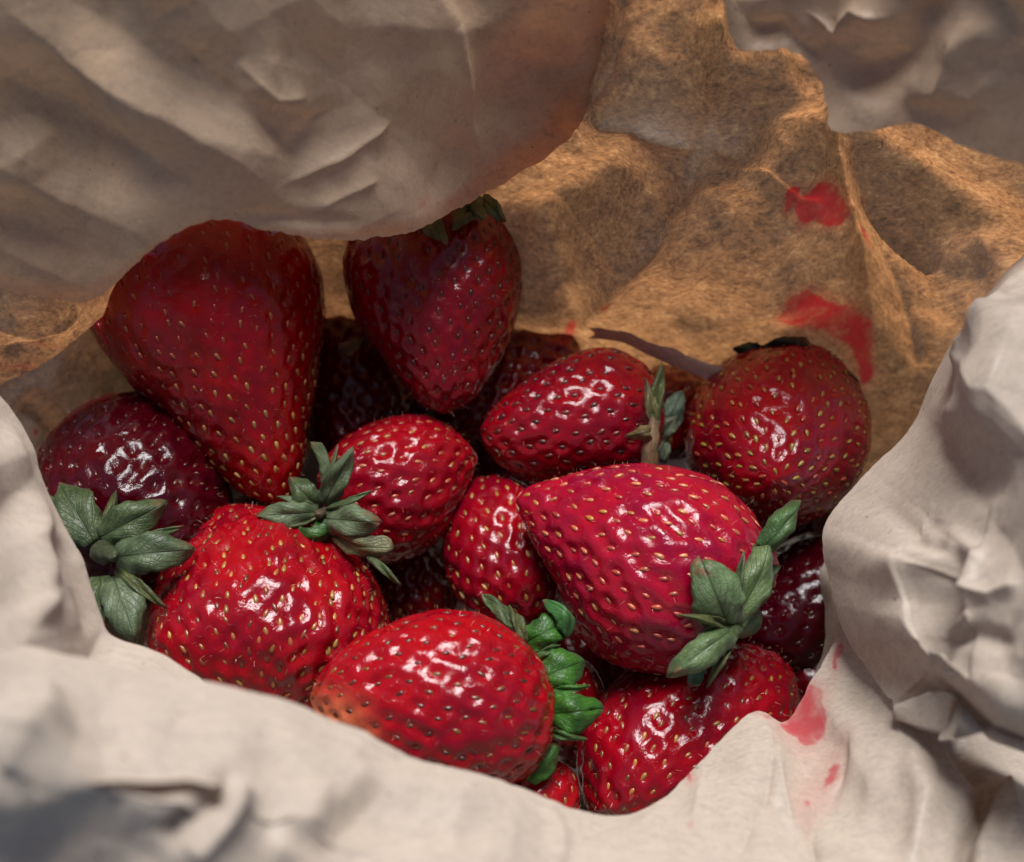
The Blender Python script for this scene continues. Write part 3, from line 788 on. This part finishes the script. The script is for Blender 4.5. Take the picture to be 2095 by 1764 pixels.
GREY, SAGE, LEAF, OLIV, DARK, PALE, TAN = (.15, .19, .10), (.11, .15, .06), (.05, .14, .02), (.12, .13, .04), (.015, .04, .015), (.24, .28, .19), (.42, .22, .09)
def sepal(root, b, t, wpx, bow=.002, cup=.0015, roll=0, color=SAGE, curl=0, blunt=.5, name="sepal", notch=0, twist=0, seed=0):
    r = np.random.default_rng(int(b[0] * 7 + t[1]) + seed)
    b3, t3 = W(b), W(t); ax = t3 - b3; L = np.linalg.norm(ax); ah = ax / L
    view = CAMP - (b3 + t3) / 2; view /= np.linalg.norm(view)
    sd_ = np.cross(view, ah); sd_ /= np.linalg.norm(sd_); nr = np.cross(ah, sd_)
    wm = wpx * .92 * (b[2] + t[2]) / 2 / FPX / 2
    nx, ny = 13, 22
    V = np.zeros((ny, nx, 3)); UVc = np.zeros((ny, nx, 2))
    y = np.linspace(0, 1, ny); x = np.linspace(-1, 1, nx)
    wp = (np.maximum(y, .0) + .10)**.62 * np.maximum(1 - y, 0)**(blunt * 1.6); wp = np.maximum(wp / wp.max(), .03)
    ph = r.uniform(0, 10)
    for i, yy in enumerate(y):
        rl = math.radians(roll + twist * yy)
        s_ = sd_ * math.cos(rl) + nr * math.sin(rl); n_ = nr * math.cos(rl) - sd_ * math.sin(rl)
        for j, xx in enumerate(x):
            ww = wm * wp[i] * (1 + .10 * math.sin(yy * 9 + ph + (2 if xx > 0 else 0)) + .05 * math.sin(yy * 31 + ph * 3 + (4 if xx > 0 else 0)))
            p = b3 + ax * yy + s_ * xx * ww
            p = p + n_ * (bow * math.sin(math.pi * min(1, yy * 1.0)) - cup * (xx * xx) * min(1, yy * 3) + .0007 * abs(xx) * math.sin(math.pi * yy) - wm * .13 * math.exp(-(xx / .16)**2) * math.sin(math.pi * min(1, yy + .1)) + wm * .16 * abs(xx)**3 * math.sin(yy * 13 + ph + (2.5 if xx > 0 else 0)) + curl * max(0, yy - .55)**2 * 4)
            p = p + n_ * (.0005 * math.sin(3 * xx + 7 * yy + ph)) * min(1, yy * 4)
            if notch and yy > .8 and abs(xx) < .4: p = p - ah * notch * (1 - abs(xx) / .4) * (yy - .8) / .2
            V[i, j] = p; UVc[i, j] = (xx * .5 + .5, yy)
    rp = np.array(Vector(root.location))
    me = mesh_np(name, V.reshape(-1, 3) - rp, grid_faces(ny, nx))
    uv = me.uv_layers.new(name="UVMap")
    li = np.zeros(len(me.loops), np.int32); me.loops.foreach_get("vertex_index", li)
    uv.data.foreach_set("uv", UVc.reshape(-1, 2)[li].astype(np.float32).ravel())
    o = obj(name, me, M_SEPAL, calyx_of(root)); o.color = tuple(color) + (1,)
    md = o.modifiers.new("thickness", 'SOLIDIFY'); md.thickness = .00025; md.offset = 0
    return o

def tube(root, name, pts, radii, color, parent=None, seg=14, steps=26, rough=.0003):
    P = spline(W(np.array(pts, float)), steps); R = np.interp(np.linspace(0, 1, steps), np.linspace(0, 1, len(radii)), radii)
    T = np.gradient(P, axis=0); T /= np.linalg.norm(T, axis=1)[:, None]
    a = np.cross(T, FWD); a /= np.linalg.norm(a, axis=1)[:, None]; b = np.cross(T, a)
    ph = np.linspace(0, 2 * math.pi, seg, endpoint=False)
    V = P[:, None] + R[:, None, None] * (a[:, None] * np.cos(ph)[None, :, None] + b[:, None] * np.sin(ph)[None, :, None])
    V += noise3(V * 500)[..., None] * rough
    V[0] = P[0] + (V[0] - P[0]) * .2; V[-1] = P[-1] + (V[-1] - P[-1]) * .02
    me = mesh_np(name, V.reshape(-1, 3) - np.array(Vector(root.location)), grid_faces(steps, seg, True))
    uv = me.uv_layers.new(name="UVMap")
    o = obj(name, me, M_SEPAL, parent or calyx_of(root)); o.color = tuple(color) + (1,)
    return o

ROUND = lambda R: [(.0, R * .45), (.12, R * .86), (.35, R), (.62, R * .86), (.85, R * .5), (.96, R * .22)]
EGG = lambda R: [(.02, R * .5), (.18, R * .9), (.42, R), (.65, R * .88), (.86, R * .55), (.97, R * .22)]

# A large cone, upper left
A = berry("large cone shaped strawberry, tip down, half hidden under the upper left paper flap",
          (400, 500, .266), (575, 1032, .250),
          hi=[(250, 520), (185, 662), (262, 785), (360, 875), (440, 965), (505, 1015)], lo=[(560, 430), (648, 520), (662, 620), (650, 750), (627, 880), (607, 990)],
          color=(.27, .0012, .003), seeds='yellow', spacing=.0043, dep=.0004, lump=.012, seedtint=lambda t: .95 - .9 * max(0, min(1, (t - .45) / .35)))
# B upper centre
B_ = berry("dark red strawberry, tip down under the middle of the paper flap, sepals at top",
           (900, 455, .272), (905, 840, .252),
           hi=[(760, 460), (700, 540), (708, 610), (762, 705), (838, 800), (872, 830)], lo=[(1020, 455), (1072, 545), (1066, 610), (1042, 690), (988, 785), (945, 828)],
           color=DEEP, seeds='dark', spacing=.0042, dep=.0006, lump=.02)
sepal(B_, (868, 432, .248), (908, 494, .241), 52, .0015, .001, color=OLIV)
sepal(B_, (975, 415, .252), (930, 462, .243), 46, .001, .001, color=OLIV)
sepal(B_, (985, 405, .252), (1030, 448, .248), 40, .001, .001, color=OLIV)
sepal(B_, (960, 405, .252), (988, 446, .245), 42, .001, .001, color=OLIV)
# C dark, deep, between A and B
C_ = berry("dark wet strawberry with a tan scrap, sunk between the two large tip down ones",
           (725, 640, .300), (720, 960, .278), prof=EGG(130), color=WINE, seeds='dark', spacing=.004, dep=.0008, lump=.05)
tn = sepal(C_, (695, 725, .268), (745, 690, .266), 30, .002, -.001, color=TAN, name="sepal", curl=-.002)
# D wet, behind E
D_ = berry("wet dark strawberry wedged behind the dark seeded one that lies on its side",
           (1165, 680, .292), (930, 900, .274), hi=[(1180, 720), (1130, 800), (1010, 900)], lo=[(1075, 640), (1020, 690), (920, 830)], color=DEEP, seeds='dark', spacing=.004, dep=.0009, lump=.05)
# E centre right, lying on its side
E_ = berry("glossy strawberry with dark seeds lying tip left, brown stem stub at its right end",
           (1335, 850, .266), (983, 885, .256),
           hi=[(1335, 790), (1305, 742), (1232, 712), (1150, 730), (1055, 793), (1002, 845)], lo=[(1340, 920), (1300, 968), (1190, 992), (1068, 978), (1006, 932)],
           color=RED, seeds='dark', spacing=.0041, dep=.0005, drad=.0014, lump=.02, slen=.0009)
tube(E_, "stem", [(1328, 958, .247), (1330, 915, .246), (1338, 870, .247), (1346, 820, .250)], [.0017, .0016, .0012, .0006], (.30, .17, .09))
sepal(E_, (1336, 870, .247), (1354, 742, .249), 30, .001, .0008, color=OLIV)
sepal(E_, (1340, 870, .247), (1322, 778, .248), 26, .001, .001, color=(.2, .17, .07))
sepal(E_, (1334, 885, .246), (1298, 890, .243), 34, .001, .0015, color=(.2, .14, .05), curl=-.002)
# F right, round
F_ = berry("round glossy strawberry with yellow green seeds against the right side of the back paper",
           (1594, 842, .290), (1588, 977, .241), prof=[(.0, 90), (.14, 165), (.38, 194), (.64, 172), (.86, 100), (.97, 42)], color=RED, seeds='olive', spacing=.0041, dep=.0004, lump=.04, sunk=1.0)
sepal(F_, (1560, 716, .268), (1656, 700, .266), 40, .001, .001, color=DARK, blunt=.3)
sepal(F_, (1566, 718, .268), (1500, 714, .268), 32, .001, .001, color=DARK)
sepal(F_, (1700, 752, .270), (1756, 780, .268), 22, .001, .001, color=DARK)
# G small between E and F
G_ = berry("small strawberry with pale sepals, squeezed between the dark seeded and the round one",
           (1370, 872, .276), (1388, 790, .310), prof=ROUND(95), color=DEEP, seeds='mixed', single=False, lump=.03)
sepal(G_, (1358, 880, .262), (1396, 800, .262), 54, .002, .0015, color=(.16, .24, .17))
sepal(G_, (1346, 900, .259), (1385, 850, .260), 40, .002, .0015, color=PALE)
sepal(G_, (1356, 890, .260), (1358, 945, .258), 30, .001, .001, color=PALE, blunt=.3)
# H left, dark wet with calyx towards us
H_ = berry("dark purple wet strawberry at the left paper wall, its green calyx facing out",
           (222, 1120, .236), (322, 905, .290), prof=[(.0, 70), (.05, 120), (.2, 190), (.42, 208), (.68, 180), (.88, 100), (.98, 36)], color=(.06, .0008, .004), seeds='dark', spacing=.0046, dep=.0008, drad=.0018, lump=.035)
for (b, t, w_, bw, cl) in [((192, 1108, .229), (122, 990, .236), 100, .003, SAGE), ((205, 1100, .229), (336, 1030, .229), 84, .003, SAGE),
                           ((238, 1140, .227), (392, 1124, .226), 92, .004, (.12, .16, .08)), ((232, 1180, .226), (276, 1304, .220), 92, .003, GREY),
                           ((205, 1180, .226), (212, 1275, .222), 70, .002, SAGE), ((170, 1110, .230), (92, 1010, .237), 60, .002, SAGE)]:
    sepal(H_, b, t, w_, bw, .0018, color=cl, blunt=.42)
tube(H_, "stem", [(210, 1128, .231), (226, 1134, .224), (236, 1140, .2215)], [.0026, .0014, .0008], (.07, .085, .03))
# I lower left, blocky
I_ = berry("blunt bright red strawberry crowded with yellow seeds, behind the near left paper cuff",
           (545, 1470, .226), (560, 1122, .258),
           hi=[(330, 1420), (312, 1320), (345, 1200), (398, 1114), (455, 1088), (510, 1100)], lo=[(760, 1420), (800, 1310), (772, 1226), (705, 1162), (625, 1126)],
           color=BRIGHT, seeds='mixed', spacing=.0036, dep=.0007, lump=.035, freq=95, slen=.00085)
# J centre left
J_ = berry("strawberry with open grey green calyx at its left end, beside the large cone's tip",
           (668, 1045, .254), (972, 925, .258),
           hi=[(655, 960), (692, 905), (765, 862), (880, 855), (940, 885)], lo=[(690, 1110), (790, 1152), (885, 1118), (950, 1010)],
           color=RED, seeds='orange', spacing=.0040, dep=.0007, lump=.03)
cj = (660, 1046, .240)
sepal(J_, (664, 1032, .238), (718, 924, .233), 56, .002, .0015, color=GREY)
sepal(J_, (660, 1020, .239), (655, 906, .237), 30, .002, .002, color=SAGE, roll=50)
sepal(J_, (652, 1048, .238), (526, 1056, .236), 62, .003, .002, color=GREY)
sepal(J_, (652, 1040, .239), (592, 978, .238), 58, .003, .002, color=SAGE)
sepal(J_, (664, 1062, .237), (762, 1068, .229), 74, .002, .002, color=GREY, blunt=.35)
sepal(J_, (685, 1078, .237), (590, 1104, .236), 62, .003, .003, color=LEAF, roll=-35)
sepal(J_, (676, 1092, .237), (800, 1122, .231), 54, .002, .001, color=(.22, .2, .09), blunt=.22, roll=25)
sepal(J_, (752, 1135, .233), (818, 1196, .232), 18, .002, .001, color=SAGE)
tube(J_, "stem", [(690, 1048, .244), (664, 1050, .2375), (650, 1052, .2335)], [.0022, .0013, .0008], (.13, .09, .05))
# K middle, partly under L
K_ = berry("narrow strawberry with pale seeds in the middle, partly under the biggest berry",
           (1070, 1282, .250), (1005, 976, .264),
           hi=[(955, 1248), (908, 1140), (916, 1060), (955, 995)], lo=[(1118, 1255), (1150, 1180), (1130, 1080), (1068, 992)],
           color=RED, seeds='yellow', spacing=.0040, dep=.0006, lump=.025)
# L big
L_ = berry("biggest strawberry, lying tip left with ragged green sepals at its right end",
           (1530, 1228, .238), (1056, 1022, .240),
           hi=[(1590, 1165), (1552, 1072), (1482, 994), (1400, 960), (1280, 951), (1160, 972), (1090, 992)], lo=[(1450, 1360), (1390, 1380), (1320, 1374), (1240, 1350), (1182, 1292), (1130, 1180), (1076, 1082)],
           color=ROSE, seeds='orange', spacing=.0043, dep=.0007, drad=.0019, lump=.018, slen=.0009, res=(180, 250), sunk=.9)
sepal(L_, (1492, 1284, .222), (1440, 1158, .214), 112, .003, .002, color=(.17, .25, .12), blunt=.3, notch=.0012)
sepal(L_, (1500, 1278, .222), (1572, 1108, .224), 78, .003, .002, color=(.15, .215, .085), blunt=.35, roll=20)
sepal(L_, (1512, 1268, .224), (1594, 1158, .229), 56, .001, .002, color=(.06, .12, .06), roll=40)
sepal(L_, (1558, 1122, .224), (1636, 1024, .226), 58, .003, .003, color=(.08, .16, .05), roll=15)
sepal(L_, (1498, 1288, .221), (1378, 1376, .214), 72, .004, .003, color=(.14, .21, .085), blunt=.42)
sepal(L_, (1498, 1296, .223), (1408, 1360, .222), 50, .001, .002, color=(.05, .09, .05), roll=-30)
sepal(L_, (1442, 1338, .223), (1416, 1402, .220), 34, .001, .001, color=(.07, .17, .09), blunt=.2)
tube(L_, "stem", [(1520, 1262, .232), (1502, 1282, .224), (1492, 1296, .2195)], [.004, .0022, .0014], (.12, .17, .06))
# M bottom centre, pale tip
_tipM = W((640, 1450, .212))
M_ = berry("bright glossy strawberry with pale orange tip and dark seeds, above the near paper cuff",
           (1100, 1430, .224), (634, 1432, .214),
           hi=[(1118, 1375), (1062, 1302), (990, 1258), (900, 1248), (790, 1280), (700, 1332), (650, 1386)], lo=[(1122, 1490), (1092, 1570), (1010, 1607), (880, 1600), (760, 1550), (672, 1492)],
           color=BRIGHT, seeds='brown', spacing=.0040, dep=.0007, drad=.0017, lump=.012, res=(180, 250),
           pale=lambda t, P: np.clip((t - .66) / .22, 0, 1) * np.clip(.62 - (P @ UPV - _tipM @ UPV) / .012, 0.1, 1))
BG = (.05, .165, .018)
sepal(M_, (1098, 1392, .222), (1194, 1352, .222), 92, .0025, .0025, color=BG, blunt=.42, curl=-.004)
sepal(M_, (1122, 1462, .220), (1220, 1452, .217), 88, .0022, .0022, color=BG, blunt=.4, curl=-.003, notch=.002)
sepal(M_, (1082, 1598, .219), (1140, 1512, .219), 62, .002, .002, color=BG, blunt=.4)
sepal(M_, (1072, 1316, .226), (1166, 1268, .227), 74, .0025, .002, color=BG, blunt=.42, curl=-.003)
sepal(M_, (1166, 1300, .226), (1118, 1226, .226), 44, .003, .002, color=(.07, .22, .06), roll=30)
sepal(M_, (1052, 1282, .222), (986, 1214, .226), 36, .001, .001, color=SAGE, roll=25)
sepal(M_, (1072, 1312, .222), (1040, 1240, .224), 30, .001, .001, color=OLIV, roll=30)
# N lower right
N_ = berry("red strawberry with brown seeds low at the right, tucked behind the stained paper edge",
           (1500, 1375, .258), (1280, 1680, .230),
           hi=[(1390, 1325), (1262, 1390), (1196, 1500), (1200, 1600), (1226, 1660)], lo=[(1600, 1390), (1610, 1540), (1500, 1640), (1370, 1700)],
           color=RED, seeds='mixed', spacing=.0041, dep=.0007, lump=.02)
# O, dark right
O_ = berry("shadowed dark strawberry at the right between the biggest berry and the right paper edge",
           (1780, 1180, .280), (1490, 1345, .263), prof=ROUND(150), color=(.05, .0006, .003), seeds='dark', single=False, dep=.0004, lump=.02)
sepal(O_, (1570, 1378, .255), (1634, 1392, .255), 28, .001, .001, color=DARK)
# P small bumpy
P_ = berry("small bumpy piece of strawberry deep below the grey green calyx in the middle",
           (850, 1250, .278), (850, 1120, .266), prof=ROUND(95), color=DEEP, seeds='mixed', spacing=.0034, dep=.0009, lump=.06, single=False)
# Q behind M's sepals
Q_ = berry("shadowed strawberry behind the bright green sepals of the pale tipped one",
           (1140, 1360, .244), (1190, 1570, .252), prof=ROUND(80), color=DEEP, seeds='mixed', single=False)
# R little one at the bottom
R_ = berry("small orange red strawberry peeking out at the bottom beside the lowest green sepal",
           (1105, 1560, .228), (1125, 1740, .224), prof=ROUND(74), color=BRIGHT, seeds='mixed', spacing=.0036, lump=.02)
# S, T deep in the gaps
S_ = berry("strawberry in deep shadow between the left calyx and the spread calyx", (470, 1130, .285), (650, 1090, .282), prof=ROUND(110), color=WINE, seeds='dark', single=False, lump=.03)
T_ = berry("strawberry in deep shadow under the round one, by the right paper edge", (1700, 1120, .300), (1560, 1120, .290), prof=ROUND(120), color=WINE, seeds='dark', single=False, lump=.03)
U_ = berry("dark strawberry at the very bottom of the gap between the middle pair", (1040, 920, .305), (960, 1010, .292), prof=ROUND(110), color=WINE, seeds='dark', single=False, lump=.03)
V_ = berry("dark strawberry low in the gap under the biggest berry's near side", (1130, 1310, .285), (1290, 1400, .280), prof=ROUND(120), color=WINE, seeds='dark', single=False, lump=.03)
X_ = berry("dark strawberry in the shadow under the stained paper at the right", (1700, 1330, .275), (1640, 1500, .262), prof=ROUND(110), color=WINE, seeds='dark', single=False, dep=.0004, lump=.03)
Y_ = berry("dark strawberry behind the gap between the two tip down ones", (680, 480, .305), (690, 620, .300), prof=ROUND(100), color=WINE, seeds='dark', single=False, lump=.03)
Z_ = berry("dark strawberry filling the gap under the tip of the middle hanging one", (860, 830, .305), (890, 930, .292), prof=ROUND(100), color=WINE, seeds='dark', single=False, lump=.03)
# narrow leaflets between the sepals
for root, b, t, w_, cl in [(H_, (214, 1098, .229), (238, 1000, .232), 26, OLIV), (H_, (240, 1118, .227), (372, 1078, .228), 24, SAGE), (H_, (238, 1165, .226), (330, 1236, .222), 28, OLIV),
                           (J_, (662, 1030, .238), (690, 915, .236), 18, OLIV), (J_, (668, 1048, .237), (748, 1010, .231), 20, SAGE), (J_, (648, 1056, .237), (545, 1090, .236), 20, OLIV), (J_, (650, 1036, .238), (566, 1016, .237), 18, GREY),
                           (L_, (1488, 1276, .221), (1412, 1262, .213), 22, OLIV), (L_, (1498, 1268, .221), (1520, 1140, .216), 26, SAGE), (L_, (1504, 1294, .222), (1448, 1402, .219), 22, OLIV),
                           (M_, (1118, 1420, .221), (1200, 1404, .219), 20, BG), (M_, (1122, 1500, .219), (1196, 1512, .217), 18, (.07, .14, .03)), (M_, (1096, 1345, .222), (1150, 1318, .224), 18, (.07, .14, .03))]:
    sepal(root, b, t, w_, .0012, .0008, color=cl, name="leaflet", curl=-.002)
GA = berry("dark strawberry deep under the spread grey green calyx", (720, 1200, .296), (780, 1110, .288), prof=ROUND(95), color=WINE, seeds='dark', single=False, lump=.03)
